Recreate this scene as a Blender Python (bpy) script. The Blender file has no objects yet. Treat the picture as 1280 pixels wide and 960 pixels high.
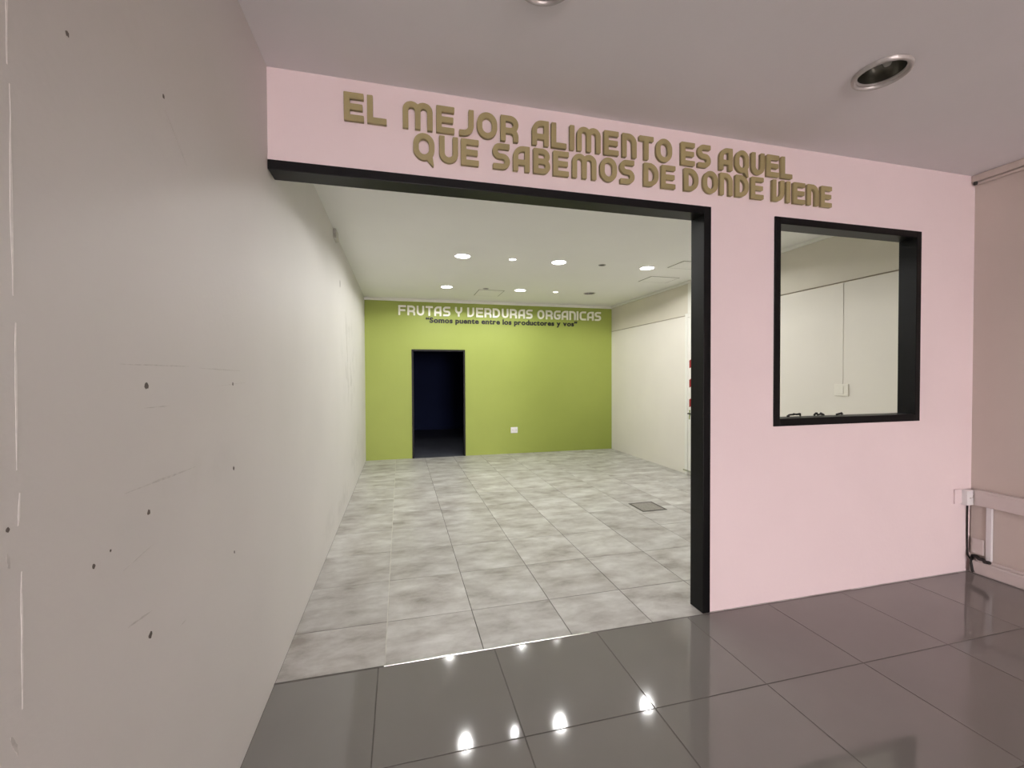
import bpy, bmesh, math, random
import numpy as np
from mathutils import Vector, Matrix

random.seed(7)
scene = bpy.context.scene
COL = scene.collection

# ------------------------------------------------------------------ camera, light, exposure
XL, XR = -0.631, 4.370          # inner faces of the side walls
YP, YPB = 2.423, 2.530          # partition front and back faces
YG = 8.477                      # green wall
YB = -9.5                       # unseen shopfront behind the camera, set far back to shape the daylight
ZO, ZI = 3.097, 3.027           # ceilings: front shop area, back shop area
YFAR = 13.0                     # far wall of the dark room

cam_d = bpy.data.cameras.new("camera")
cam = bpy.data.objects.new("camera", cam_d)
COL.objects.link(cam)
yaw, pit, rol = 0.251, -0.0171, -0.0045
fw = Vector((math.sin(yaw) * math.cos(pit), math.cos(yaw) * math.cos(pit), math.sin(pit)))
rt = Vector((math.cos(yaw), -math.sin(yaw), 0))
up = rt.cross(fw)
r2 = rt * math.cos(rol) + up * math.sin(rol)
u2 = up * math.cos(rol) - rt * math.sin(rol)
cam.matrix_world = Matrix(((r2.x, u2.x, -fw.x, 0.0), (r2.y, u2.y, -fw.y, 0.0), (r2.z, u2.z, -fw.z, 1.55), (0, 0, 0, 1)))
cam_d.sensor_fit = 'HORIZONTAL'
cam_d.sensor_width = 36.0
cam_d.lens = 544.16 * 36.0 / 1280.0
cam_d.clip_start = 0.02
cam_d.clip_end = 200
scene.camera = cam

DAY = (1.0, 0.885, 0.905)
DAY_STRENGTH = 35.0
LAMP_W = 40.0
LAMP_COL = (1.0, 0.99, 0.97)

world = bpy.data.worlds.new("overcast_sky")
scene.world = world
world.use_nodes = True
bg = world.node_tree.nodes["Background"]
bg.inputs[0].default_value = (*DAY, 1)
bg.inputs[1].default_value = DAY_STRENGTH

# daylight enters through the open shopfront only: a portal guides the sky's samples
SHOP = (-0.45, 1.9, 0.05, 3.03)  # opening narrowed and shifted to keep daylight off the left wall
pd = bpy.data.lights.new("shopfront_daylight", 'AREA')
pd.shape = 'RECTANGLE'
pd.size = SHOP[1] - SHOP[0]
pd.size_y = SHOP[3] - SHOP[2]
pd.cycles.is_portal = True
po = bpy.data.objects.new("shopfront_daylight", pd)
po.location = ((SHOP[0] + SHOP[1]) / 2, YB - 0.1, (SHOP[2] + SHOP[3]) / 2)
po.rotation_euler = (math.radians(90), 0, 0)
COL.objects.link(po)

scene.view_settings.view_transform = 'Standard'
scene.view_settings.look = 'None'
scene.view_settings.gamma = 1.0
scene.view_settings.use_curve_mapping = False
scene.view_settings.exposure = 0.0

# ------------------------------------------------------------------ materials
def new_mat(name):
    m = bpy.data.materials.new(name)
    m.use_nodes = True
    nt = m.node_tree
    return m, nt, nt.nodes, nt.links, nt.nodes["Principled BSDF"]


def simple(name, col, rough=0.5, metal=0.0, vary=0.0, scale=8.0, bump=0.0, bscale=60.0, spec=0.5):
    m, nt, N, L, b = new_mat(name)
    b.inputs["Base Color"].default_value = (*col, 1)
    b.inputs["Roughness"].default_value = rough
    b.inputs["Metallic"].default_value = metal
    b.inputs["Specular IOR Level"].default_value = spec
    if vary or bump:
        tc = N.new("ShaderNodeTexCoord")
        if vary:
            n = N.new("ShaderNodeTexNoise")
            n.inputs["Scale"].default_value = scale
            n.inputs["Detail"].default_value = 5
            L.new(tc.outputs["Object"], n.inputs["Vector"])
            r = N.new("ShaderNodeValToRGB")
            r.color_ramp.elements[0].position = 0.3
            r.color_ramp.elements[1].position = 0.7
            r.color_ramp.elements[0].color = (*[c * (1 - vary) for c in col], 1)
            r.color_ramp.elements[1].color = (*[min(1, c * (1 + vary)) for c in col], 1)
            L.new(n.outputs["Fac"], r.inputs["Fac"])
            L.new(r.outputs["Color"], b.inputs["Base Color"])
        if bump:
            n2 = N.new("ShaderNodeTexNoise")
            n2.inputs["Scale"].default_value = bscale
            n2.inputs["Detail"].default_value = 4
            L.new(tc.outputs["Object"], n2.inputs["Vector"])
            bp = N.new("ShaderNodeBump")
            bp.inputs["Strength"].default_value = bump
            bp.inputs["Distance"].default_value = 0.01
            L.new(n2.outputs["Fac"], bp.inputs["Height"])
            L.new(bp.outputs["Normal"], b.inputs["Normal"])
    return m


def emit(name, col, strength):
    m, nt, N, L, b = new_mat(name)
    b.inputs["Base Color"].default_value = (0.8, 0.8, 0.8, 1)
    b.inputs["Emission Color"].default_value = (*col, 1)
    b.inputs["Emission Strength"].default_value = strength
    return m


def scuffed_wall(name, col, stain, boxes):
    """plain paint with soft smudges of its own shape inside the given (y0, y1, z0, z1, amount) patches"""
    m = simple(name, col, rough=0.6, vary=0.02, scale=1.6, bump=0.08, bscale=45, spec=0.3)
    nt = m.node_tree
    N, L = nt.nodes, nt.links
    b = N["Principled BSDF"]
    src = b.inputs["Base Color"].links[0].from_socket
    g = N.new("ShaderNodeNewGeometry")
    sep = N.new("ShaderNodeSeparateXYZ")
    L.new(g.outputs["Position"], sep.inputs[0])
    noise = N.new("ShaderNodeTexNoise")
    noise.inputs["Scale"].default_value = 3.5
    noise.inputs["Detail"].default_value = 7
    noise.inputs["Roughness"].default_value = 0.65
    L.new(g.outputs["Position"], noise.inputs["Vector"])
    nr = N.new("ShaderNodeMapRange")
    nr.inputs[1].default_value = 0.50
    nr.inputs[2].default_value = 0.66
    L.new(noise.outputs["Fac"], nr.inputs[0])
    total = None

    def math_node(op, a, c):
        k = N.new("ShaderNodeMath")
        k.operation = op
        for i, v in enumerate((a, c)):
            if isinstance(v, (int, float)):
                k.inputs[i].default_value = v
            else:
                L.new(v, k.inputs[i])
        return k.outputs[0]

    for (y0, y1, z0, z1, amt) in boxes:
        d = None
        for ax, lo, hi in (("Y", y0, y1), ("Z", z0, z1)):
            q = math_node('ABSOLUTE', math_node('SUBTRACT', sep.outputs[ax], (lo + hi) / 2), 0)
            q = math_node('DIVIDE', q, (hi - lo) / 2)
            q = math_node('POWER', q, 2.0)
            d = q if d is None else math_node('ADD', d, q)
        k = math_node('MAXIMUM', math_node('SUBTRACT', 1.0, d), 0.0)
        k = math_node('MULTIPLY', k, amt)
        total = k if total is None else math_node('ADD', total, k)
    fac = math_node('MULTIPLY', nr.outputs[0], total)
    fac = math_node('MINIMUM', fac, 0.9)
    mix = N.new("ShaderNodeMix")
    mix.data_type = 'RGBA'
    L.new(fac, mix.inputs[0])
    L.new(src, mix.inputs[6])
    mix.inputs[7].default_value = (*stain, 1)
    L.new(mix.outputs[2], b.inputs["Base Color"])
    return m


def tile_mat(name, cols, rough, nscale, contrast, detail=6, stretch=(1, 1, 1), rvar=0.03, spec=0.5, distort=0.6):
    m, nt, N, L, b = new_mat(name)
    g = N.new("ShaderNodeNewGeometry")
    oi = N.new("ShaderNodeObjectInfo")
    mp = N.new("ShaderNodeMapping")
    mp.inputs["Scale"].default_value = stretch
    L.new(g.outputs["Position"], mp.inputs["Vector"])
    off = N.new("ShaderNodeVectorMath")
    off.operation = 'ADD'
    sc = N.new("ShaderNodeVectorMath")
    sc.operation = 'SCALE'
    sc.inputs[0].default_value = (7.0, 13.0, 5.0)
    L.new(oi.outputs["Random"], sc.inputs["Scale"])
    L.new(mp.outputs[0], off.inputs[0])
    L.new(sc.outputs[0], off.inputs[1])
    n = N.new("ShaderNodeTexNoise")
    n.inputs["Scale"].default_value = nscale
    n.inputs["Detail"].default_value = detail
    n.inputs["Roughness"].default_value = 0.62
    n.inputs["Distortion"].default_value = distort
    L.new(off.outputs[0], n.inputs["Vector"])
    r = N.new("ShaderNodeValToRGB")
    els = r.color_ramp.elements
    els[0].position = 0.5 - contrast / 2
    els[1].position = 0.5 + contrast / 2
    els[0].color = (*cols[0], 1)
    els[1].color = (*cols[-1], 1)
    for i in range(1, len(cols) - 1):
        e = els.new(0.5 + (i / (len(cols) - 1) - 0.5) * contrast)
        e.color = (*cols[i], 1)
    L.new(n.outputs["Fac"], r.inputs["Fac"])
    hv = N.new("ShaderNodeHueSaturation")
    mr = N.new("ShaderNodeMapRange")
    mr.inputs[3].default_value = 1 - rvar
    mr.inputs[4].default_value = 1 + rvar
    L.new(oi.outputs["Random"], mr.inputs[0])
    L.new(mr.outputs[0], hv.inputs["Value"])
    L.new(r.outputs["Color"], hv.inputs["Color"])
    L.new(hv.outputs["Color"], b.inputs["Base Color"])
    b.inputs["Roughness"].default_value = rough
    b.inputs["Specular IOR Level"].default_value = spec
    return m


M = {}
CREAM = (0.80, 0.765, 0.70)
M['wall_left'] = scuffed_wall("cream_wall_paint_scuffed", (0.69, 0.67, 0.645), (0.40, 0.39, 0.36), [
    (5.0, 7.0, 1.0, 2.4, 0.5), (3.6, 6.2, 0.0, 0.4, 0.3), (5.6, 8.2, 0.05, 0.8, 0.35), (7.6, 8.6, 0.9, 2.9, 0.2),
    (1.2, 2.0, 1.15, 1.35, 0.12), (1.1, 1.6, 2.0, 2.6, 0.12)])
M['cream'] = simple("cream_wall_paint", CREAM, 0.6, vary=0.02, scale=1.5, bump=0.06, bscale=45, spec=0.3)
M['cream_band'] = simple("greyish_beige_wall_paint", (0.70, 0.66, 0.575), 0.65, vary=0.03, scale=2, bump=0.06, bscale=45, spec=0.3)
M['taupe'] = simple("taupe_wall_paint", (0.65, 0.575, 0.52), 0.65, vary=0.03, scale=1.4, bump=0.06, bscale=45, spec=0.3)
M['pink'] = simple("pink_daylight_tinted_wall", (0.865, 0.74, 0.74), 0.6, vary=0.025, scale=1.3, bump=0.07, bscale=40, spec=0.3)  # pinkish daylight on a cream wall is put into this base colour
M['green'] = simple("olive_green_wall_paint", (0.335, 0.40, 0.085), 0.5, vary=0.03, scale=1.3, bump=0.04, bscale=40, spec=0.35)
M['ceil_o'] = simple("front_ceiling_paint", (0.87, 0.86, 0.87), 0.7, vary=0.015, scale=1.5, bump=0.04, bscale=50, spec=0.2)
M['ceil_i'] = simple("back_ceiling_paint", (0.90, 0.895, 0.87), 0.7, vary=0.012, scale=1.5, spec=0.2)
M['white'] = simple("white_trim_paint", (0.82, 0.81, 0.76), 0.45, vary=0.015, scale=6)
M['black'] = simple("satin_black_steel", (0.003, 0.003, 0.0035), 0.42, vary=0.1, scale=12, bump=0.02, bscale=80, spec=0.2)
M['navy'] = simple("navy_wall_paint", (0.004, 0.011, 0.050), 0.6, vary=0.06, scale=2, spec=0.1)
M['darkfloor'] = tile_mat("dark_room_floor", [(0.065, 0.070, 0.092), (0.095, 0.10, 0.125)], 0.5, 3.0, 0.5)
M['gold'] = simple("olive_gold_painted_letter", (0.34, 0.285, 0.13), 0.45, vary=0.05, scale=20, bump=0.03, bscale=90)
M['letter_white'] = simple("cream_white_letter", (0.95, 0.945, 0.83), 0.35, vary=0.01, scale=20)
M['letter_black'] = simple("matt_black_letter", (0.012, 0.012, 0.010), 0.5, vary=0.05, scale=20)
M['tile_in'] = tile_mat("mottled_grey_tile", [(0.29, 0.265, 0.24), (0.44, 0.42, 0.40), (0.56, 0.55, 0.53), (0.68, 0.675, 0.66)], 0.40, 4.2, 0.40, 12, (0.75, 1.35, 1), 0.06, distort=0.12)
M['tile_out'] = tile_mat("polished_taupe_tile", [(0.208, 0.198, 0.184), (0.222, 0.212, 0.198), (0.234, 0.224, 0.210)], 0.06, 1.6, 0.8, 6, (1, 1, 1), 0.03, spec=0.6)
M['grout'] = simple("dark_grout", (0.11, 0.10, 0.09), 0.8, vary=0.15, scale=14)
M['grout_light'] = simple("pale_grout", (0.66, 0.65, 0.60), 0.8, vary=0.12, scale=14)
M['steel'] = simple("brushed_aluminium", (0.72, 0.72, 0.71), 0.25, 1.0, vary=0.05, scale=30)
M['plastic'] = simple("white_plastic", (0.83, 0.82, 0.82), 0.35, vary=0.01, scale=20)
M['ivory'] = simple("ivory_plastic", (0.84, 0.81, 0.73), 0.4, vary=0.01, scale=20)
M['plastic_old'] = simple("aged_white_plastic", (0.70, 0.63, 0.60), 0.45, vary=0.04, scale=10)
M['hole'] = simple("screw_hole", (0.13, 0.11, 0.095), 0.8, vary=0.3, scale=60)
M['dark'] = simple("dark_hole", (0.03, 0.025, 0.022), 0.8, vary=0.2, scale=40)
M['scratch'] = simple("grey_scuff", (0.59, 0.57, 0.54), 0.7, vary=0.12, scale=60)
M['filler'] = simple("pale_joint_filler", (0.90, 0.875, 0.85), 0.7, vary=0.08, scale=60)
M['brownline'] = simple("brown_wall_line", (0.38, 0.33, 0.26), 0.6, vary=0.08, scale=20)
M['seam'] = simple("ceiling_seam", (0.36, 0.35, 0.31), 0.8, vary=0.1, scale=20)
M['reflector'] = simple("dull_lamp_reflector", (0.22, 0.22, 0.19), 0.25, 0.85, vary=0.1, scale=20)
M['chrome'] = simple("grey_lamp_trim", (0.50, 0.48, 0.46), 0.35, 0.3, vary=0.04, scale=20)
M['bulb'] = simple("frosted_bulb", (0.55, 0.55, 0.50), 0.3, vary=0.03, scale=20)
M['lamp'] = emit("lit_lamp_diffuser", LAMP_COL, 40.0)
M['red'] = simple("dark_red_print", (0.30, 0.008, 0.020), 0.45, vary=0.1, scale=20)
M['concrete'] = simple("bounce_pavement", (0.60, 0.59, 0.575), 0.85, vary=0.1, scale=3)  # unseen ground, made pale so it throws daylight onto ceiling and partition
M['drain'] = simple("cast_drain_grate", (0.30, 0.28, 0.26), 0.5, 0.4, vary=0.25, scale=40)
M['gum'] = simple("black_cable_scrap", (0.012, 0.011, 0.010), 0.55, vary=0.2, scale=40)

# ------------------------------------------------------------------ helpers
def tag(o, label=None, cat=None, group=None, kind=None):
    if label: o["label"] = label
    if cat: o["category"] = cat
    if group: o["group"] = group
    if kind: o["kind"] = kind
    return o


def link(name, me, mats=None, parent=None, loc=(0, 0, 0)):
    o = bpy.data.objects.new(name, me)
    if mats is not None and me is not None and len(me.materials) == 0:
        for k in (mats if isinstance(mats, (list, tuple)) else [mats]):
            me.materials.append(k)
    COL.objects.link(o)
    o.location = loc
    if parent is not None:
        o.parent = parent
    return o


def empty(name, loc, label, cat, group=None):
    e = bpy.data.objects.new(name, None)
    e.empty_display_size = 0.05
    COL.objects.link(e)
    e.location = loc
    return tag(e, label, cat, group)


def bm_box(bm, a, b, bevel=0.0):
    vs = [bm.verts.new((x, y, z)) for x in (a[0], b[0]) for y in (a[1], b[1]) for z in (a[2], b[2])]
    F = [bm.faces.new([vs[i] for i in q]) for q in ((0, 1, 3, 2), (4, 6, 7, 5), (0, 4, 5, 1), (2, 3, 7, 6), (0, 2, 6, 4), (1, 5, 7, 3))]
    if bevel > 0:
        es = list({e for f in F for e in f.edges})
        bmesh.ops.bevel(bm, geom=es, offset=bevel, segments=2, profile=0.6, affect='EDGES')


def fin(bm, name, mat, parent=None, loc=(0, 0, 0), smooth=False):
    bmesh.ops.recalc_face_normals(bm, faces=bm.faces)
    me = bpy.data.meshes.new(name)
    bm.to_mesh(me)
    bm.free()
    if smooth:
        for p in me.polygons:
            p.use_smooth = True
    return link(name, me, mat, parent, loc)


def boxes(name, lst, mat, parent=None, bevel=0.0, loc=(0, 0, 0)):
    bm = bmesh.new()
    for a, b in lst:
        bm_box(bm, a, b, bevel)
    return fin(bm, name, mat, parent, loc)


def box(name, a, b, mat, parent=None, bevel=0.0):
    """one box; its object sits at the box's bottom centre (relative to its parent's origin)"""
    c = ((a[0] + b[0]) / 2, (a[1] + b[1]) / 2, min(a[2], b[2]))
    p = parent.location if parent is not None else Vector((0, 0, 0))
    bm = bmesh.new()
    bm_box(bm, [a[i] - c[i] for i in range(3)], [b[i] - c[i] for i in range(3)], bevel)
    return fin(bm, name, mat, parent, (c[0] - p[0], c[1] - p[1], c[2] - p[2]))


def lathe(name, prof, mat, parent=None, seg=40, loc=(0, 0, 0), smooth=True):
    bm = bmesh.new()
    rings = []
    for r, z in prof:
        if r < 1e-6:
            rings.append([bm.verts.new((0, 0, z))])
        else:
            rings.append([bm.verts.new((r * math.cos(2 * math.pi * k / seg), r * math.sin(2 * math.pi * k / seg), z)) for k in range(seg)])
    for A, B in zip(rings, rings[1:]):
        for k in range(seg):
            k2 = (k + 1) % seg
            q = [A[k % len(A)], A[k2 % len(A)], B[k2 % len(B)], B[k % len(B)]]
            q = list(dict.fromkeys(q))
            if len(q) > 2:
                bm.faces.new(q)
    return fin(bm, name, mat, parent, loc, smooth)


def tube(name, pts, r, mat, parent=None, seg=8):
    bm = bmesh.new()
    pts = [Vector(p) for p in pts]
    rings = []
    for i, p in enumerate(pts):
        t = (pts[min(i + 1, len(pts) - 1)] - pts[max(i - 1, 0)]).normalized()
        a = t.cross(Vector((0, 0, 1)))
        if a.length < 0.1:
            a = t.cross(Vector((1, 0, 0)))
        a.normalize()
        c = t.cross(a)
        rings.append([bm.verts.new(p + (a * math.cos(2 * math.pi * k / seg) + c * math.sin(2 * math.pi * k / seg)) * r) for k in range(seg)])
    for A, B in zip(rings, rings[1:]):
        for k in range(seg):
            bm.faces.new((A[k], A[(k + 1) % seg], B[(k + 1) % seg], B[k]))
    bm.faces.new(rings[0])
    bm.faces.new(rings[-1])
    return fin(bm, name, mat, parent, (0, 0, 0), True)


def slab_xy(name, x0, x1, y0, y1, z, mat, holes=(), down=True, thick=0.12):
    """horizontal slab at height z with round holes (x, y, r) on its lower face; the slab rises above it"""
    bm = bmesh.new()
    def quad(a, b, c, d):
        if b - a > 1e-6 and d - c > 1e-6:
            bm.faces.new([bm.verts.new(p) for p in ((a, c, z), (a, d, z), (b, d, z), (b, c, z))])

    def holed(hx, hy, r, s):
        n = 48
        cor = [bm.verts.new((hx + sx * s, hy + sy * s, z)) for sx, sy in ((1, 1), (-1, 1), (-1, -1), (1, -1))]
        ring = [bm.verts.new((hx + r * math.cos(2 * math.pi * k / n), hy + r * math.sin(2 * math.pi * k / n), z)) for k in range(n)]
        for q in range(4):
            for k in range(q * n // 4, (q + 1) * n // 4):
                bm.faces.new((cor[q], ring[(k + 1) % n], ring[k % n]))
            bm.faces.new((cor[q], cor[(q + 1) % 4], ring[((q + 1) * n // 4) % n]))

    strips = []                                   # holes gathered into bands along y
    for h in sorted(holes, key=lambda q: q[1]):
        lo, hi = h[1] - h[2] * 1.35, h[1] + h[2] * 1.35
        if strips and lo < strips[-1][1]:
            strips[-1][1] = max(hi, strips[-1][1])
            strips[-1][0] = min(lo, strips[-1][0])
            strips[-1][2].append(h)
        else:
            strips.append([lo, hi, [h]])
    y = y0
    for lo, hi, hs in strips:
        quad(x0, x1, y, lo)
        x = x0
        for hx, hy, r in sorted(hs):
            s = r * 1.35
            quad(x, hx - s, lo, hi)
            quad(hx - s, hx + s, lo, hy - s)
            quad(hx - s, hx + s, hy + s, hi)
            holed(hx, hy, r, s)
            x = hx + s
        quad(x, x1, lo, hi)
        y = hi
    quad(x0, x1, y, y1)
    bmesh.ops.remove_doubles(bm, verts=bm.verts, dist=1e-6)
    o = fin(bm, name, mat)
    return o


# ------------------------------------------------------------------ room shell
S = lambda o, label=None: tag(o, label, None, None, "structure")

wl = S(box("wall_left", (XL - 0.14, YB, -0.1), (XL, YG + 0.13, 3.35), M['wall_left']), "long scuffed cream side wall with screw holes")

# right wall: taupe in the front area, cream with a darker band above in the back area
wr = S(box("wall_right", (XR, YB, -0.1), (XR + 0.14, YPB - 0.05, 3.35), M['taupe']), "taupe side wall of the front area")
wri = S(box("wall_right_inner", (XR, YPB - 0.05, -0.1), (XR + 0.14, YG + 0.13, 2.492), M['cream']), "cream side wall of the back area")
ub = box("upper_band", (XR + 0.004, YPB - 0.05, 2.492), (XR + 0.14, YG + 0.13, 3.35), M['cream_band'], wri)
ub["label"] = "darker beige band above the line"
tube("wall_joint_line", [(-0.074, -2.95, 2.596), (-0.074, 3.0, 2.596)], 0.006, M['brownline'], wri, 6)  # thin brown line along the lower edge of the upper band

# partition with wide opening and pass-through window
OPX, OPZ = 1.949, 2.637
WX0, WX1, WZ0, WZ1 = 2.4534, 3.7946, 1.2025, 2.6219
bm = bmesh.new()
for a, b in [((XL, YP, OPZ), (OPX, YPB, 3.2)), ((OPX, YP, 0), (WX0, YPB, 3.2)), ((WX1, YP, 0), (XR, YPB, 3.2)),
             ((WX0, YP, 0), (WX1, YPB, WZ0)), ((WX0, YP, WZ1), (WX1, YPB, 3.2))]:
    bm_box(bm, a, b)
wp = S(fin(bm, "wall_partition", [M['pink'], M['cream']]), "pale pink partition wall with wide opening and window")
for p in wp.data.polygons:
    if p.normal.y > 0.5:
        p.material_index = 1

# green back wall with door opening
DX0, DX1, DZ = 0.2108, 1.2264, 2.075
wb = S(boxes("wall_back", [((XL, YG, -0.05), (DX0, YG + 0.13, 3.2)), ((DX1, YG, -0.05), (XR, YG + 0.13, 3.2)), ((DX0, YG, DZ), (DX1, YG + 0.13, 3.2))], M['green']),
       "olive green back wall with a dark doorway")

# dark room beyond the door
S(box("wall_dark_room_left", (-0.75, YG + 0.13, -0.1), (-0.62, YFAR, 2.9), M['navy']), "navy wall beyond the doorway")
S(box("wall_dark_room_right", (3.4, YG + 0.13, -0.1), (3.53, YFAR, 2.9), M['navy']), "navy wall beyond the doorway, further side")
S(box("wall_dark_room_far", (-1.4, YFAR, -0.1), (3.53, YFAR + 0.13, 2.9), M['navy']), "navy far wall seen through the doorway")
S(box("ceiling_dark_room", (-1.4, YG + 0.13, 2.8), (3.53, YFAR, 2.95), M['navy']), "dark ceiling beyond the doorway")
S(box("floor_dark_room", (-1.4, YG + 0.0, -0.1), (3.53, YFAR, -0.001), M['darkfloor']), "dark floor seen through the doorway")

# unseen shopfront wall behind the camera, its opening shaped to steer the daylight
S(boxes("wall_front", [((XL, YB - 0.15, 0), (SHOP[0], YB, 3.35)), ((SHOP[1], YB - 0.15, 0), (XR, YB, 3.35)), ((SHOP[0], YB - 0.15, SHOP[3]), (SHOP[1], YB, 3.35)),
                       ((SHOP[0], YB - 0.15, -0.05), (SHOP[1], YB, SHOP[2]))], M['taupe']), "unseen street wall around a shopfront opening shaped for the daylight")
S(box("bounce_pavement", (-30, YB - 40, -0.25), (30, YB - 0.15, -0.12), M['concrete']), "unseen pale pavement added to bounce daylight in through the shopfront")  # added ground: covers the sky below the horizon and bounces daylight inside

# ceilings with real holes for the recessed lamps
BIG, SMALL, OUT = 0.108, 0.050, 0.118
back_lights = []
for (y, row) in ((3.45, ((0.75, 'B', 1), (2.0, 'B', 1), (3.28, 'B', 0))),
                 (5.33, ((0.75, 'B', 1), (1.38, 'S', 1), (2.0, 'B', 1), (2.61, 'S', 0), (3.28, 'B', 1))),
                 (7.20, ((0.75, 'B', 1), (1.40, 'S', 0), (2.0, 'B', 1), (2.64, 'S', 1), (3.28, 'B', 0)))):
    for x, k, on in row:
        back_lights.append((x, y, k, on))
front_lights = [(0.56, 1.617), (2.395, 1.709)]
S(slab_xy("ceiling_back", XL, XR, YPB, YG, ZI, M['ceil_i'], [(x, y, (BIG if k == 'B' else SMALL) * 0.86) for x, y, k, on in back_lights]),
  "white back ceiling with round recessed lamps")
S(slab_xy("ceiling_front", XL, XR, YB, YP, ZO, M['ceil_o'], [(x, y, OUT * 0.86) for x, y in front_lights]), "greyish front ceiling with unlit recessed lamps")
S(box("roof_slab", (XL - 0.14, YB - 0.15, 3.35), (XR + 0.14, YG + 0.13, 3.45), M['concrete']), "concrete slab above both ceilings")

# cornice strips round the back ceiling
S(box("trim_1", (XL, YG - 0.035, ZI - 0.05), (XR, YG, ZI - 0.0005), M['white'], None, 0.006), "white cornice strip above the green wall")
S(box("trim_2", (XR - 0.03, YPB, ZI - 0.04), (XR + 0.004, YG - 0.035, ZI - 0.0005), M['white'], None, 0.006), "white cornice strip above the cream side wall")
S(box("trim_3", (XR - 0.045, YB, ZO - 0.055), (XR, YP, ZO - 0.0005), M['taupe'], None, 0.01), "taupe cornice strip of the front area")
t4 = box("conduit_pipe", (XR - 0.03, YB + 0.2, ZO - 0.078), (XR - 0.005, YP - 0.004, ZO - 0.057), M['taupe'], None, 0.008)
tag(t4, "thin taupe cable conduit under the front ceiling cornice", "conduit")
pl = lathe("end_plug", [(0, -0.012), (0.011, -0.010), (0.013, 0), (0.011, 0.012), (0, 0.014)], M['dark'], t4, 12)
pl.location = (-0.03, 5.835, 0.008)

# baseboard of the front right wall
bb = S(box("baseboard_right", (XR - 0.05, YB, 0), (XR, YP - 0.02, 0.10), M['plastic_old'], None, 0.012), "thick beige plinth at the foot of the taupe wall")
box("plinth_cap", (XR - 0.03, YB, 0.10), (XR, YP - 0.05, 0.118), M['plastic_old'], bb, 0.004)

# ------------------------------------------------------------------ floors and tiles
TILE_CACHE = {}


def tile_mesh(w, d, mat, key):
    k = (round(w, 3), round(d, 3), key)
    if k not in TILE_CACHE:
        bm = bmesh.new()
        h = 0.009
        e = 0.0014
        lo = [bm.verts.new((sx * w / 2, sy * d / 2, -h)) for sx, sy in ((-1, -1), (1, -1), (1, 1), (-1, 1))]
        md = [bm.verts.new((sx * w / 2, sy * d / 2, -e)) for sx, sy in ((-1, -1), (1, -1), (1, 1), (-1, 1))]
        tp = [bm.verts.new((sx * (w / 2 - e), sy * (d / 2 - e), 0)) for sx, sy in ((-1, -1), (1, -1), (1, 1), (-1, 1))]
        for A, B in ((lo, md), (md, tp)):
            for i in range(4):
                bm.faces.new((A[i], A[(i + 1) % 4], B[(i + 1) % 4], B[i]))
        bm.faces.new(tp)
        me = bpy.data.meshes.new("tile")
        bmesh.ops.recalc_face_normals(bm, faces=bm.faces)
        bm.to_mesh(me)
        bm.free()
        me.materials.append(mat)
        TILE_CACHE[k] = me
    return TILE_CACHE[k]


def lay(parent, x0, x1, y0, y1, ox, w, oy, d, gap, mat, key, tilt=0.0):
    xs = [x0] + [ox + w * k for k in range(-40, 60) if x0 + 0.03 < ox + w * k < x1 - 0.03] + [x1]
    ys = [y0] + [oy + d * k for k in range(-40, 60) if y0 + 0.03 < oy + d * k < y1 - 0.03] + [y1]
    for i in range(len(xs) - 1):
        for j in range(len(ys) - 1):
            a, b = xs[i] + gap / 2, xs[i + 1] - gap / 2
            c, e = ys[j] + gap / 2, ys[j + 1] - gap / 2
            o = bpy.data.objects.new("tile", tile_mesh(b - a, e - c, mat, key))
            COL.objects.link(o)
            o.parent = parent
            o.location = ((a + b) / 2, (c + e) / 2, random.uniform(-0.0005, 0.0003))
            o.rotation_euler = (random.uniform(-tilt, tilt), random.uniform(-tilt, tilt), 0)


YT = 2.408
fo = S(boxes("floor", [((XL - 0.1, YB - 0.15, -0.12), (XR + 0.1, YT, -0.0022))], M['grout']), "polished taupe tiled floor of the front area")
lay(fo, XL, XR, YB, YT - 0.003, -0.1265, 0.6319, 1.7762, 0.6319, 0.0045, M['tile_out'], 'out', 0.0006)
fi = S(boxes("floor_back", [((XL - 0.1, YT, -0.12), (XR + 0.1, YG + 0.005, -0.0022))], M['grout']), "mottled grey tiled floor of the back area")
lay(fi, XL, XR, YT + 0.003, YG, 0.4464, 0.5394, 2.8446, 0.5721, 0.004, M['tile_in'], 'in', 0.0006)
gl = boxes("pale_grout_line", [((-0.0955, YT + 0.01, -0.002), (-0.0905, YG, 0.0006))], M['grout_light'], fi)
gl["label"] = "pale grout joint along the first row of tiles"

# metal threshold strip
thr = S(box("trim_4", (-0.10, YT - 0.006, -0.002), (1.10, YT + 0.004, 0.0035), M['steel'], None, 0.001), "thin bright metal strip between the two tile floors")
S(box("trim_5", (XL, YT - 0.007, -0.002), (-0.10, YT + 0.005, 0.0008), M['grout'], None), "rough dark mortar joint between the two tile floors")

# ------------------------------------------------------------------ black steel frames
ef = S(empty("door_1", (1.0, 2.47, 0), "wide black steel frame of the opening in the pink wall", None))
box("post", (1.895, YP - 0.010, 0), (OPX, YPB + 0.012, OPZ), M['black'], ef, 0.003)
box("header", (XL + 0.0005, YP - 0.010, 2.588), (1.895, YPB + 0.012, OPZ), M['black'], ef, 0.003)

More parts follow.
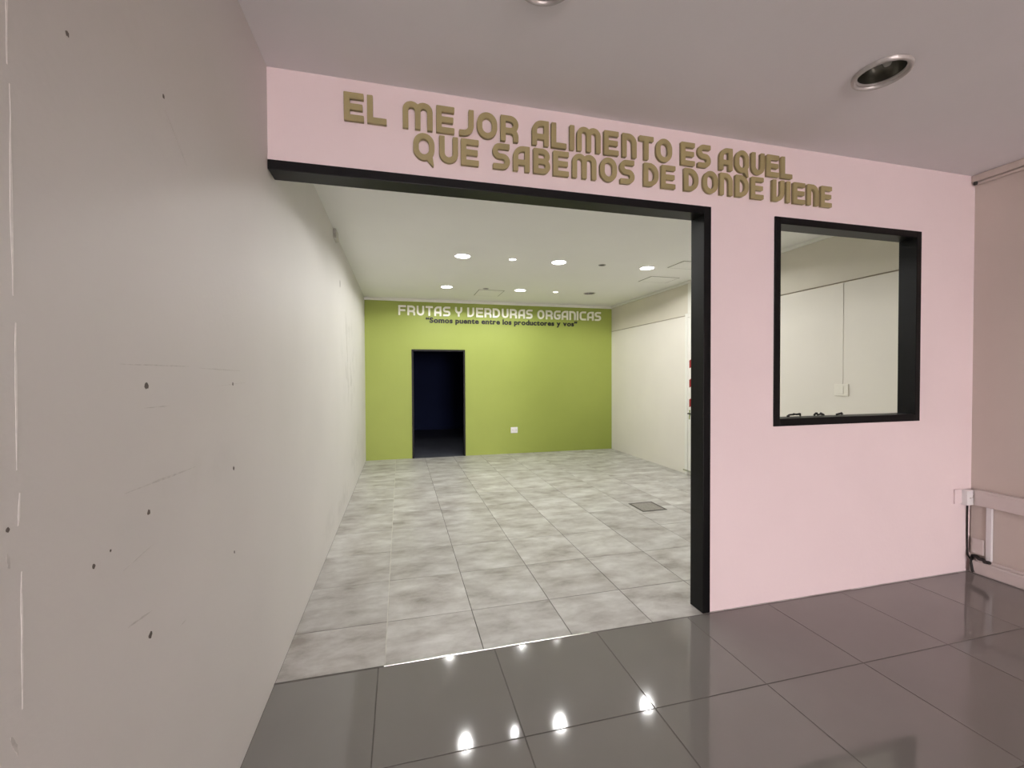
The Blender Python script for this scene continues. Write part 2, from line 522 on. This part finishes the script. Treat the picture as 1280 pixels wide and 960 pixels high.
wf = S(empty("window_1", ((WX0 + WX1) / 2, 2.47, WZ0), "square black framed pass-through window in the pink wall", None))
fy0, fy1, ft = YP - 0.010, YPB + 0.006, 0.048
box("frame_side", (WX0, fy0, WZ0), (WX0 + ft, fy1, WZ1), M['black'], wf, 0.003)
box("frame_side", (WX1 - ft, fy0, WZ0), (WX1, fy1, WZ1), M['black'], wf, 0.003)
box("frame_head", (WX0 + ft, fy0, WZ1 - ft), (WX1 - ft, fy1, WZ1), M['black'], wf, 0.003)
box("frame_sill", (WX0 + ft, fy0, WZ0), (WX1 - ft, fy1, WZ0 + ft + 0.004), M['black'], wf, 0.003)

d1 = S(empty("door_2", ((DX0 + DX1) / 2, YG, 0), "black door frame of the dark doorway in the green wall", None))
box("frame_side", (DX0 - 0.002, YG - 0.012, 0), (DX0 + 0.034, YG + 0.135, DZ), M['black'], d1, 0.003)
box("frame_side", (DX1 - 0.034, YG - 0.012, 0), (DX1 + 0.002, YG + 0.135, DZ), M['black'], d1, 0.003)
box("frame_head", (DX0 + 0.034, YG - 0.012, DZ - 0.034), (DX1 - 0.034, YG + 0.135, DZ), M['black'], d1, 0.003)

# white door on the cream side wall, mostly hidden behind the black post
d2 = S(empty("door_3", (XR, 5.4, 0), "white door in the cream side wall behind the black post", None))
box("door_frame", (XR - 0.030, 5.905, 0.0), (XR, 5.965, 2.52), M['white'], d2, 0.004)
box("door_frame", (XR - 0.030, 4.935, 0.0), (XR, 4.995, 2.52), M['white'], d2, 0.004)
box("door_frame_head", (XR - 0.030, 4.995, 2.46), (XR, 5.905, 2.52), M['white'], d2, 0.004)
box("door_leaf", (XR - 0.018, 4.995, 0.012), (XR, 5.905, 2.46), M['white'], d2, 0.003)
for z0 in (1.665, 1.365, 1.060):
    bm = bmesh.new()
    ys = (5.872, 5.700)
    v = [bm.verts.new((XR - 0.0195 - dx - XR, y - 5.4, z)) for dx in (0, -0.0016) for y, z in ((ys[0], z0), (ys[1], z0 + 0.06), (ys[1], z0 + 0.20), (ys[0], z0 + 0.12))]
    for q in ((0, 1, 2, 3), (7, 6, 5, 4), (0, 4, 5, 1), (1, 5, 6, 2), (2, 6, 7, 3), (3, 7, 4, 0)):
        bm.faces.new([v[i] for i in q])
    r = fin(bm, "red_mark", M['red'], d2)
    r["label"] = "dark red slanted mark on the white door"
lk = box("lock_plate", (XR - 0.024, 5.845, 0.87), (XR - 0.0182, 5.872, 1.02), M['steel'], d2, 0.002)
box("lever_handle", (XR - 0.06, 5.78, 0.955), (XR - 0.024, 5.868, 0.972), M['dark'], d2, 0.004)
box("floor_guide", (XR - 0.045, 5.30, 0.055), (XR - 0.018, 5.99, 0.078), M['steel'], d2, 0.004)
tag(box("vertical_duct", (XR - 0.026, 5.80, 2.522), (XR + 0.003, 5.905, ZI - 0.042), M['white'], None, 0.004),
    "white vertical cable duct above the side door", "cable duct")

# ------------------------------------------------------------------ lamps
def downlight(name, x, y, z, R, on, label, cat, group, deep=0.075):
    e = empty(name, (x, y, z), label, cat, group)
    lathe("trim_ring", [(R * 0.84, 0.004), (R * 0.83, -0.003), (R * 0.88, -0.008), (R * 0.96, -0.006), (R, -0.001), (R, 0.0), (R * 0.86, 0.004)], M['chrome'] if not on else M['plastic'], e)
    if on:
        lathe("reflector", [(R * 0.845, 0.003), (R * 0.78, 0.028)], M['plastic'], e)
        lathe("diffuser", [(R * 0.80, 0.020), (R * 0.5, 0.017), (0, 0.016)], M['lamp'], e)
        ld = bpy.data.lights.new("lamp_light", 'SPOT')
        ld.shadow_soft_size = R * 0.45
        ld.spot_size = math.radians(168 if y > 4 else 150)
        ld.spot_blend = 0.12
        ld.energy = (LAMP_W if y > 4 else LAMP_W * 0.45) if R > 0.07 else LAMP_W * 0.22
        ld.color = LAMP_COL
        lo = bpy.data.objects.new("lamp_light", ld)
        lo.parent = e
        lo.location = (0, 0, -0.012)
        COL.objects.link(lo)
    else:
        lathe("reflector", [(R * 0.845, 0.003), (R * 0.80, 0.03), (R * 0.66, deep), (R * 0.30, deep + 0.012), (0, deep + 0.014)], M['reflector'], e)
        if R > 0.07:
            for sx in (-1, 1):
                t = lathe("bulb", [(0, -0.018), (0.014, -0.014), (0.019, 0.0), (0.019, 0.03), (0.012, 0.045), (0, 0.046)], M['bulb'], e, 16)
                t.location = (sx * R * 0.32, 0, deep * 0.55)
        else:
            t = lathe("bulb", [(0, 0.0), (R * 0.5, 0.006), (R * 0.62, 0.02), (R * 0.62, 0.03)], M['bulb'], e, 20)
            t.location = (0, 0, deep * 0.35)
    return e


COLN = {0.75: "nearest the scuffed wall", 2.0: "over the floor's middle", 3.28: "nearest the side door"}
ROWN = {3.45: "just behind the pink partition", 5.33: "in the middle row", 7.20: "in the green wall's row"}
for x, y, k, on in back_lights:
    if k == 'B':
        lab = ("lit" if on else "unlit") + " round ceiling lamp " + ROWN[y] + ", " + COLN[x]
        if not on:
            lab = "unlit round recessed ceiling lamp near the green wall" if y > 4 else "unlit round ceiling lamp just behind the pink partition, nearest the side door"
        downlight("ceiling_lamp", x, y, ZI, BIG, on, lab, "ceiling lamp", "large round lamps in the back ceiling")
    else:
        lab = {(1.38, 1): "small lit ceiling spot in the middle row between two large lit lamps",
               (2.61, 0): "small unlit ceiling spot in the middle row of lamps",
               (1.40, 0): "tiny unlit ceiling spot beside the access panel near the green wall",
               (2.64, 1): "small lit ceiling spot in the row by the green wall"}[(x, on)]
        downlight("ceiling_spot", x, y, ZI, SMALL, on, lab, "ceiling spot", "small spots in the back ceiling", 0.04)
for (x, y), lab in zip(front_lights, ("unlit recessed ceiling lamp cut off by the photo's top edge", "unlit recessed ceiling lamp over the pink wall's window side")):
    e = downlight("recessed_lamp", x, y, ZO, OUT, 0, lab, "ceiling lamp", "unlit lamps in the front ceiling", 0.10)
    lathe("rim", [(OUT * 0.90, -0.004), (OUT * 0.92, -0.018), (OUT * 0.98, -0.022), (OUT * 1.05, -0.016), (OUT * 1.06, -0.0005)], M['chrome'], e)

# ceiling access panels
for (x0, x1, y0, y1, lab) in ((1.30, 1.75, 7.30, 7.83, "pale ceiling access panel nearest the green wall"),
                              (3.54, 4.02, 4.89, 5.25, "pale ceiling access panel partly hidden behind the black post"),
                              (3.61, 4.09, 5.75, 6.12, "pale ceiling access panel beside the lit lamp near the side door")):
    e = empty("access_panel", ((x0 + x1) / 2, (y0 + y1) / 2, ZI), lab, "ceiling hatch", "ceiling access panels")
    w, d, g = (x1 - x0) / 2, (y1 - y0) / 2, 0.012
    boxes("seam_frame", [((-w, -d, -0.004), (w, -d + g, -0.0002)), ((-w, d - g, -0.004), (w, d, -0.0002)),
                         ((-w, -d + g, -0.004), (-w + g, d - g, -0.0002)), ((w - g, -d + g, -0.004), (w, d - g, -0.0002))], M['seam'], e)
    boxes("panel", [((-w + g, -d + g, -0.006), (w - g, d - g, -0.0002))], M['ceil_i'], e, 0.001)

# ------------------------------------------------------------------ lettering
def seg_list(strokes):
    """strokes: list of polylines -> (segments, interior joints)"""
    segs, joints = [], []
    for s in strokes:
        for a, b in zip(s, s[1:]):
            segs.append((a, b))
        joints += s[1:-1]
        if s[0] == s[-1]:
            joints.append(s[0])
    return segs, joints


def arc(cx, cy, rx, ry, a0, a1, n=12):
    return [(cx + rx * math.cos(math.radians(a0 + (a1 - a0) * i / n)), cy + ry * math.sin(math.radians(a0 + (a1 - a0) * i / n))) for i in range(n + 1)]


def glyph(ch, w, t):
    """centre-line strokes of a rounded display capital; cap height 1, width w, stroke t"""
    h = t / 2
    x0, x1, y0, y1 = h, w - h, h, 1 - h
    mid = 0.5
    if ch == 'E': return [[(x0, 0), (x0, 1)], [(0, y1), (w, y1)], [(0, mid), (w * 0.94, mid)], [(0, y0), (w, y0)]]
    if ch == 'F': return [[(x0, 0), (x0, 1)], [(0, y1), (w, y1)], [(0, mid), (w * 0.9, mid)]]
    if ch == 'L': return [[(x0, 0), (x0, 1)], [(0, y0), (w, y0)]]
    if ch == 'I': return [[(w / 2, 0), (w / 2, 1)]]
    if ch == 'T': return [[(0, y1), (w, y1)], [(w / 2, 0), (w / 2, 1)]]
    if ch == 'J':
        r = min(0.30, x1 - 0.12)
        return [[(x1, 1), (x1, y0 + r)] + arc(x1 - r, y0 + r, r, r, 0, -90) + [(0.02, y0)]]
    if ch == 'U':
        r = (x1 - x0) / 2
        return [[(x0, 1), (x0, y0 + r)] + arc(w / 2, y0 + r, r, r, 180, 360, 20) + [(x1, y0 + r), (x1, 1)]]
    if ch in 'OQ':
        r = (x1 - x0) / 2
        o = arc(w / 2, y1 - r * 1.1, r, r * 1.1, 0, 180, 20) + arc(w / 2, y0 + r * 1.1, r, r * 1.1, 180, 360, 20)
        o.append(o[0])
        return [o] + ([[(w * 0.62, 0.10), (w * 0.93, -0.20)], [(w * 0.86, 0.22), (w * 0.93, -0.20)], [(w * 0.74, 0.14), (w * 0.92, -0.16)]] if ch == 'Q' else [])
    if ch == 'C' or ch == 'G':
        r = 0.28
        s = [(w, y1), (x0 + r, y1)] + arc(x0 + r, y1 - r, r, r, 90, 180) + arc(x0 + r, y0 + r, r, r, 180, 270)
        if ch == 'C': return [s + [(w, y0)]]
        return [s + [(x1 - 0.12, y0)] + arc(x1 - 0.16, y0 + 0.16, 0.16, 0.16, -90, 0) + [(x1, mid)], [(w * 0.5, mid - 0.02), (w, mid - 0.02)]]
    if ch == 'M':
        r = (x1 - x0) / 4
        a = arc(x0 + r, y1 - r, r, r, 180, 0, 16)
        b = arc(x1 - r, y1 - r, r, r, 180, 0, 16)
        return [[(x0, 0), (x0, y1 - r)] + a + [(w / 2, 0)], b + [(x1, 0)]]
    if ch == 'N':
        r = 0.30
        return [[(x0, 0), (x0, 1)], [(0, y1), (x1 - r, y1)] + arc(x1 - r, y1 - r, r, r, 90, 0) + [(x1, 0)]]
    if ch == 'A':
        r = 0.32
        return [[(x1, 0), (x1, 1)], [(w, y1), (x0 + r, y1)] + arc(x0 + r, y1 - r, r, r, 90, 180) + [(x0, 0)], [(x0, 0.36), (x1, 0.36)]]
    if ch == 'V':
        r = 0.34
        return [[(x0, 0), (x0, 1)], [(0, y0), (x1 - r, y0)] + arc(x1 - r, y0 + r, r, r, -90, 0) + [(x1, 1)]]
    if ch == 'Y':
        r = (x1 - x0) / 2
        cy = 0.42 + r
        return [[(x0, 1), (x0, cy)] + arc(w / 2, cy, r, r, 180, 360, 20) + [(x1, 1)], [(w / 2, 0), (w / 2, 0.5)]]
    if ch == 'R':
        r = (y1 - 0.42) / 2
        rl = 0.22
        return [[(x0, 0), (x0, 1)], [(0, y1), (x1 - r, y1)] + arc(x1 - r, y1 - r, r, r, 90, -90, 16) + [(x0, 0.42)],
                [(x1 - rl - 0.08, 0.42)] + arc(x1 - rl, 0.42 - rl, rl, rl, 90, 0) + [(x1, 0)]]
    if ch == 'B':
        r = (y1 - mid) / 2
        return [[(x0, 0), (x0, 1)], [(0, y1), (x1 - r, y1)] + arc(x1 - r - 0.02, y1 - r, r, r, 90, -90, 16) + [(x0, mid)],
                [(x0, mid), (x1 - r, mid)] + arc(x1 - r, y0 + r, r, r, 90, -90, 16) + [(0, y0)]]
    if ch == 'D':
        r = 0.36
        return [[(x0, 0), (x0, 1)], [(0, y1), (x1 - r, y1)] + arc(x1 - r, y1 - r, r, r, 90, 0) + arc(x1 - r, y0 + r, r, r, 0, -90) + [(0, y0)]]
    if ch == 'S':
        r = (y1 - mid) / 2
        return [[(w * 0.98, y1), (x0 + r, y1)] + arc(x0 + r, y1 - r, r, r, 90, 270, 16) + [(x1 - r, mid)] + arc(x1 - r, y0 + r, r, r, 90, -90, 16) + [(0.02, y0)]]
    raise KeyError(ch)


def contours(ch, w, t):
    segs, joints = seg_list(glyph(ch, w, t))
    step = 0.022
    gx = np.arange(-0.12, w + 0.13, step)
    gy = np.arange(-0.34, 1.13, step)
    X, Y = np.meshgrid(gx, gy, indexing='ij')
    rr = 0.022                                            # corner rounding
    D = np.full(X.shape, 9.0)
    for (ax, ay), (bx, by) in segs:
        dx, dy = bx - ax, by - ay
        l = math.hypot(dx, dy)
        if l < 1e-9: continue
        ux, uy = dx / l, dy / l
        px, py = X - (ax + bx) / 2, Y - (ay + by) / 2
        thin = 0.055 if (by < -0.1 or ay < -0.1) else t     # speech-bubble tail of the Q
        q1 = np.abs(px * ux + py * uy) - (l / 2 - rr)
        q2 = np.abs(-px * uy + py * ux) - (thin / 2 - rr)
        d = np.hypot(np.maximum(q1, 0), np.maximum(q2, 0)) + np.minimum(np.maximum(q1, q2), 0) - rr
        D = np.minimum(D, d)
    for (jx, jy) in joints:
        D = np.minimum(D, np.hypot(X - jx, Y - jy) - t / 2)
    D = D + 1e-7
    nxt = {}

    def edge(i, j, i2, j2):
        a, b = D[i, j], D[i2, j2]
        s = a / (a - b)
        return (round(gx[i] + (gx[i2] - gx[i]) * s, 6), round(gy[j] + (gy[j2] - gy[j]) * s, 6))

    ins = D < 0
    mixed = np.argwhere((ins[:-1, :-1] != ins[1:, :-1]) | (ins[:-1, :-1] != ins[:-1, 1:]) | (ins[:-1, :-1] != ins[1:, 1:]))
    for i, j in mixed:
        c = [(i, j), (i + 1, j), (i + 1, j + 1), (i, j + 1)]
        f = [ins[k] for k in c]
        ent, ext = [], []
        for k in range(4):
            a, b = c[k], c[(k + 1) % 4]
            if f[k] != f[(k + 1) % 4]:
                (ext if f[k] else ent).append(edge(*a, *b) if a < b else edge(*b, *a))
        for a, b in zip(ext, ent):
            nxt[a] = b
    loops = []
    while nxt:
        a0, b = nxt.popitem()
        loop = [a0]
        while b != a0 and b in nxt:
            loop.append(b)
            b = nxt.pop(b)
        if len(loop) > 6:
            loops.append(simplify(loop, 0.004))
    return loops


def simplify(loop, tol):
    def rdp(p):
        if len(p) < 3: return p
        (ax, ay), (bx, by) = p[0], p[-1]
        l = math.hypot(bx - ax, by - ay) or 1e-9
        d = [abs((bx - ax) * (ay - q[1]) - (ax - q[0]) * (by - ay)) / l for q in p[1:-1]]
        k = max(range(len(d)), key=d.__getitem__)
        if d[k] < tol: return [p[0], p[-1]]
        return rdp(p[:k + 2])[:-1] + rdp(p[k + 1:])
    h = len(loop) // 2
    return rdp(loop[:h + 1])[:-1] + rdp(loop[h:] + [loop[0]])[:-1]


def curve_mesh(cu, name):
    o = bpy.data.objects.new("tmp_curve", cu)
    COL.objects.link(o)
    bpy.context.view_layer.update()
    dg = bpy.context.evaluated_depsgraph_get()
    me = bpy.data.meshes.new_from_object(o.evaluated_get(dg))
    bpy.data.objects.remove(o)
    me.name = name
    return me


GL = {}


def glyph_mesh(ch, w, t, mat, bev):
    k = (ch, round(w, 2), t, mat.name)
    if k not in GL:
        cu = bpy.data.curves.new("glyph", 'CURVE')
        cu.dimensions = '2D'
        cu.fill_mode = 'BOTH'
        cu.extrude = 0.5 - bev
        cu.bevel_depth = bev
        cu.bevel_resolution = 1
        cu.offset = -bev
        for lp in contours(ch, w, t):
            s = cu.splines.new('POLY')
            s.points.add(len(lp) - 1)
            for q, (x, y) in zip(s.points, lp):
                q.co = (x, y, 0, 1)
            s.use_cyclic_u = True
        me = curve_mesh(cu, "letter_" + ch)
        for v in me.vertices:                     # stand upright, front towards -y, back at y = 0
            x, y, z = v.co
            v.co = (x, -(z + 0.5), y)
        me.materials.clear()
        me.materials.append(mat)
        GL[k] = me
    return GL[k]


def sign(name, rows, ywall, depth, cap, t, mat, bev, label, cat):
    x_base, z_base = rows[0][0][0][1], rows[0][1]
    e = empty(name, (x_base, ywall, z_base), label, cat)
    for letters, z in rows:
        for ch, x, w in letters:
            me = glyph_mesh(ch, w / cap, t, mat, bev)
            o = bpy.data.objects.new("letter", me)
            COL.objects.link(o)
            o.parent = e
            o.location = (x - x_base, -0.002, z - z_base)
            o.scale = (cap, depth, cap)
    return e


ROW1 = [('E', -0.27, 0.098), ('L', -0.156, 0.098), ('M', 0.024, 0.157), ('E', 0.2, 0.098), ('J', 0.321, 0.084), ('O', 0.423, 0.114), ('R', 0.557, 0.103),
        ('A', 0.741, 0.101), ('L', 0.858, 0.093), ('I', 0.971, 0.030), ('M', 1.017, 0.15), ('E', 1.19, 0.096), ('N', 1.31, 0.096), ('T', 1.425, 0.097), ('O', 1.541, 0.111),
        ('E', 1.718, 0.098), ('S', 1.838, 0.096), ('A', 2.001, 0.099), ('Q', 2.122, 0.105), ('U', 2.25, 0.1), ('E', 2.371, 0.098), ('L', 2.488, 0.090)]
ROW2 = [('Q', 0.077, 0.113), ('U', 0.215, 0.102), ('E', 0.333, 0.099), ('S', 0.51, 0.1), ('A', 0.629, 0.098), ('B', 0.749, 0.101), ('E', 0.869, 0.097), ('M', 0.987, 0.153),
        ('O', 1.164, 0.11), ('S', 1.294, 0.098), ('D', 1.457, 0.1), ('E', 1.578, 0.098), ('D', 1.741, 0.102), ('O', 1.878, 0.109), ('N', 2.005, 0.097), ('D', 2.125, 0.1), ('E', 2.248, 0.096),
        ('V', 2.418, 0.095), ('I', 2.534, 0.030), ('E', 2.591, 0.096), ('N', 2.71, 0.095), ('E', 2.827, 0.092)]
sign("raised_lettering", [(ROW1, 2.876), (ROW2, 2.716)], YP, 0.022, 0.142, 0.205, M['gold'], 0.016,
     "olive gold raised capital lettering in two lines on the pink wall", "lettering")
ROWG = [('F', -0.026, 0.14), ('R', 0.138, 0.145), ('U', 0.312, 0.138), ('T', 0.478, 0.136), ('A', 0.639, 0.136), ('S', 0.805, 0.142), ('Y', 1.038, 0.138), ('V', 1.276, 0.135),
        ('E', 1.449, 0.139), ('R', 1.616, 0.138), ('D', 1.781, 0.147), ('U', 1.966, 0.136), ('R', 2.131, 0.145), ('A', 2.307, 0.136), ('S', 2.468, 0.136), ('O', 2.708, 0.146), ('R', 2.886, 0.147),
        ('G', 3.061, 0.143), ('A', 3.231, 0.142), ('N', 3.4, 0.14), ('I', 3.565, 0.034), ('C', 3.63, 0.142), ('A', 3.801, 0.145), ('S', 3.974, 0.138)]
sign("raised_lettering", [(ROWG, 2.716)], YG, 0.03, 0.184, 0.19, M['letter_white'], 0.016,
     "cream white raised capital lettering across the top of the green wall", "lettering")

# small black slogan below it, set in a broad bold sans
slogan = "\u201cSomos puente entre los productores y vos\u201d"
es = empty("slogan_lettering", (0.478, YG, 2.592), "small black bold slogan under the white lettering on the green wall", "lettering")
CH = {}


def font_mesh(ch):
    if ch not in CH:
        cu = bpy.data.curves.new("char", 'FONT')
        cu.body = ch
        cu.size = 1.0
        cu.offset = 0.014
        cu.extrude = 0.05
        cu.bevel_depth = 0.030
        cu.bevel_resolution = 0
        CH[ch] = curve_mesh(cu, "letter_small")
    return CH[ch]


adv, xs_ = 0.0, []
for ch in slogan:
    if ch == ' ':
        adv += 0.30
        continue
    me = font_mesh(ch)
    lo = min(v.co.x for v in me.vertices)
    hi = max(v.co.x for v in me.vertices)
    xs_.append((ch, adv - lo))
    adv += hi - lo + 0.04
total = adv - 0.055
capsz = max(v.co.y for v in font_mesh('S').vertices)
sx, sz = 3.10 / total, 0.098 / capsz
done = set()
for ch, x in xs_:
    me = font_mesh(ch)
    if ch not in done:
        done.add(ch)
        for v in me.vertices:
            a, b, c = v.co
            v.co = (a, -(c + 0.08) / 0.16, b)
        me.materials.clear()
        me.materials.append(M['letter_black'])
    o = bpy.data.objects.new("letter", me)
    COL.objects.link(o)
    o.parent = es
    o.location = (x * sx, 0, 0)
    o.scale = (sx, 0.012, sz)

# ------------------------------------------------------------------ sockets, boxes, trunking
def socket(name, loc, w, h, label, cat, face):
    e = empty(name, loc, label, cat)
    if face == 'y':          # on a wall facing -y
        boxes("plate", [((-w / 2, -0.012, -h / 2), (w / 2, 0, h / 2))], M['plastic'], e, 0.004)
        for s in (-1, 1):
            m = boxes("outlet", [((s * w * 0.22 - w * 0.17, -0.016, -h * 0.3), (s * w * 0.22 + w * 0.17, -0.0118, h * 0.3))], M['plastic'], e, 0.002)
            boxes("pin_slot", [((s * w * 0.22 + k * 0.011 - 0.002, -0.0168, -0.008), (s * w * 0.22 + k * 0.011 + 0.002, -0.0158, 0.008)) for k in (-1, 1)], M['dark'], m)
    else:                    # on a wall facing -x
        boxes("plate", [((-0.012, -w / 2, -h / 2), (0, w / 2, h / 2))], M['ivory'], e, 0.004)
        boxes("rocker", [((-0.017, -w * 0.17, -h * 0.3), (-0.0118, w * 0.17, h * 0.3))], M['ivory'], e, 0.002)
    return e


socket("power_socket", (2.214, YG, 0.472), 0.142, 0.118, "white double power socket low on the green wall", "socket", 'y')
socket("wall_switch", (XR, 3.470, 1.398), 0.145, 0.120, "cream wall switch seen through the black framed window", "switch", 'x')
tag(box("cable_duct", (XR - 0.004, 3.459, 1.46), (XR, 3.473, 2.486), M['cream'], None, 0.002), "thin cream vertical cable duct running up from the wall switch", "cable duct")

tr = empty("cable_trunking", (XR, 2.3, 0.53), "beige cable trunking along the taupe wall ending at the pink wall", "trunking")
tr["label"] = "beige horizontal cable trunking with a vertical drop on the taupe wall"
XT = XR - 0.002
box("horizontal_duct", (XT - 0.055, YB + 0.5, 0.535), (XT, YP - 0.047, 0.655), M['plastic_old'], tr, 0.005)
box("duct_lid", (XT - 0.060, YB + 0.5, 0.552), (XT - 0.0545, YP - 0.06, 0.638), M['plastic_old'], tr, 0.002)
box("vertical_duct", (XT - 0.022, 2.285, 0.119), (XT, 2.318, 0.5345), M['plastic'], tr, 0.004)
box("back_plate", (XT - 0.012, 2.320, 0.14), (XT, 2.415, 0.5345), M['taupe'], tr, 0.002)
box("lower_cover", (XT - 0.026, 2.328, 0.15), (XT - 0.0122, 2.402, 0.270), M['plastic_old'], tr, 0.004)
jb = empty("junction_box", (4.30, YP, 0.59), "small white socket box on the pink wall in the corner above the floor", "socket box")
box("pink_sleeve", (4.175, YP - 0.012, 0.540), (4.250, YP, 0.655), M['pink'], jb, 0.004)
cv = box("cover", (4.250, YP - 0.045, 0.532), (4.345, YP, 0.648), M['plastic'], jb, 0.006)
bm = bmesh.new()
for a, b in (((-0.022, -0.0465, 0.052), (-0.004, -0.0448, 0.062)), ((0.002, -0.0465, 0.056), (0.018, -0.0448, 0.062)), ((0.014, -0.0465, 0.062), (0.020, -0.0448, 0.078))):
    bm_box(bm, (a[0], a[1] + 0.0225, a[2]), (b[0], b[1] + 0.0225, b[2]))
fin(bm, "socket_holes", M['scratch'], cv)
tag(tube("corner_cable", [(4.318, YP - 0.008, 0.535), (4.318, YP - 0.008, 0.30), (4.322, YP - 0.010, 0.13), (4.332, YP - 0.03, 0.09)], 0.006, M['dark'], None, 8),
    "thin dark cable dropping down the corner below the socket box", "cable")
rub = []
for k in range(9):
    a = Vector((4.345 - 0.010 * k + 0.004 * (k % 2), 2.395 - 0.018 * k, 0.125 + 0.006 * ((k * 7) % 3)))
    rub.append(a)
tag(tube("black_cable_bundle", rub, 0.013, M['gum'], None, 8), "black taped cable bundle lying on the plinth in the corner", "cable")
tag(tube("corner_drip_cable", [(4.335, 2.392, 0.125), (4.322, 2.388, 0.07), (4.318, 2.380, 0.02), (4.317, 2.372, 0.010)], 0.010, M['gum'], None, 8),
    "short black cable end reaching the floor in the corner", "cable")

# scraps on the window sill
def scrap(x, n, seed, label):
    rnd = random.Random(seed)
    z = WZ0 + ft + 0.004
    pts = []
    for k in range(n):
        pts.append((x + 0.012 * k + rnd.uniform(-0.008, 0.008), 2.50 + rnd.uniform(-0.016, 0.016), z + 0.006 + rnd.uniform(0.0, 0.016) * (0 < k < n - 1)))
    tag(tube("cable_scrap", pts, 0.007, M['gum'], None, 6), label, "cable scrap", "black scraps on the window sill")


scrap(2.66, 11, 3, "longest black cable scrap on the window sill, nearest the opening's post")
scrap(2.90, 8, 5, "middle black cable scrap of three on the window sill")
scrap(3.09, 6, 9, "smallest black cable scrap on the window sill, farthest from the post")

# floor drain
e = empty("floor_drain", (2.825, 4.58, 0.0), "square grey drain cover set into the mottled tile floor", "drain")
w, d = 0.158, 0.165
boxes("frame", [((-w, -d, -0.001), (w, -d + 0.022, 0.003)), ((-w, d - 0.022, -0.001), (w, d, 0.003)), ((-w, -d + 0.022, -0.001), (-w + 0.022, d - 0.022, 0.003)), ((w - 0.022, -d + 0.022, -0.001), (w, d - 0.022, 0.003))], M['grout'], e)
boxes("cover", [((-w + 0.022, -d + 0.022, -0.001), (w - 0.022, d - 0.022, 0.0022))], M['drain'], e)
for k in range(-3, 4):
    boxes("slot", [((-w * 0.62, k * 0.036 - 0.006, 0.0018), (w * 0.62, k * 0.036 + 0.006, 0.0026))], M['seam'], e)

# ------------------------------------------------------------------ marks on the left wall (children of the wall)
P0 = wl.location


def wall_patch(name, pts, mat, thick=0.0007):
    bm = bmesh.new()
    f = [bm.verts.new((XL + thick - P0.x, y - P0.y, z - P0.z)) for y, z in pts]
    b = [bm.verts.new((XL - 0.0005 - P0.x, y - P0.y, z - P0.z)) for y, z in pts]
    bm.faces.new(f)
    for i in range(len(pts)):
        j = (i + 1) % len(pts)
        bm.faces.new((f[i], f[j], b[j], b[i]))
    return fin(bm, name, mat, wl)


def blob(name, y, z, ry, rz, mat, n=9, seed=0):
    r = random.Random(seed)
    wall_patch(name, [(y + ry * math.cos(2 * math.pi * k / n) * r.uniform(0.65, 1.2), z + rz * math.sin(2 * math.pi * k / n) * r.uniform(0.65, 1.2)) for k in range(n)], mat)


for i, (y, z, s) in enumerate(((1.314, 1.531, 0.0085), (1.908, 1.526, 0.006), (1.903, 1.199, 0.007), (1.314, 1.205, 0.007), (1.898, 0.873, 0.005), (1.311, 0.886, 0.008), (1.104, 1.153, 0.005),
                               (1.424, 2.333, 0.006), (1.16, 1.165, 0.003), (5.101, 2.572, 0.02), (0.900, 1.300, 0.004), (1.06, 2.23, 0.005))):
    blob("screw_hole", y, z, s, s * (1.15 if y < 5 else 2.5), M['hole'], 9, i)


def streak(y0, z0, y1, z1, w, seed, mat=None, name="scuff_mark"):
    r = random.Random(seed)
    n = 7
    L_ = math.hypot(y1 - y0, z1 - z0)
    ny, nz = -(z1 - z0) / L_, (y1 - y0) / L_
    top, bot = [], []
    for k in range(n + 1):
        s = k / n
        ww = w * (0.25 + 0.75 * math.sin(math.pi * min(max(s, 0.04), 0.96))) * r.uniform(0.5, 1.0)
        jy = r.uniform(-0.2, 0.2) * w
        top.append((y0 + (y1 - y0) * s + ny * (ww + jy), z0 + (z1 - z0) * s + nz * (ww + jy)))
        bot.append((y0 + (y1 - y0) * s - ny * (ww - jy), z0 + (z1 - z0) * s - nz * (ww - jy)))
    wall_patch(name, top + bot[::-1], mat or M['scratch'], 0.0005)


streak(1.207, 1.583, 1.55, 1.586, 0.0022, 1)
streak(1.62, 1.582, 1.99, 1.578, 0.0022, 2)
streak(1.302, 1.474, 1.428, 1.472, 0.002, 3)
streak(1.213, 1.279, 1.584, 1.269, 0.0035, 4)
streak(1.218, 0.958, 1.320, 0.946, 0.003, 5)
streak(1.465, 0.823, 1.499, 0.823, 0.002, 6)
streak(1.43, 2.30, 1.56, 2.20, 0.003, 7)
streak(1.20, 1.10, 1.33, 1.115, 0.0015, 8)
streak(1.75, 1.52, 2.05, 1.53, 0.0012, 9)
streak(0.898, 1.262, 0.902, 1.235, 0.004, 10, M['scratch'])
streak(0.897, 0.955, 0.910, 0.915, 0.005, 11, M['scratch'])
for z0, z1, s in ((2.30, 2.075, 21), (2.045, 1.69, 22), (1.645, 1.395, 23), (1.355, 1.30, 24), (1.22, 0.985, 25)):
    streak(0.925, z0, 0.921, z1, 0.0032, s, M['filler'], "filler_strip")
# flaking paint patch and bracket plate near the back ceiling
streak(5.55, 2.33, 5.75, 1.75, 0.05, 31)
streak(5.70, 1.80, 5.80, 1.35, 0.035, 32)
bp = box("bracket_plate", (XL, 4.62, 2.93), (XL + 0.030, 4.80, 3.02), M['scratch'], None, 0.006)
tag(bp, "small grey bracket plate high on the cream wall under the ceiling", "bracket")
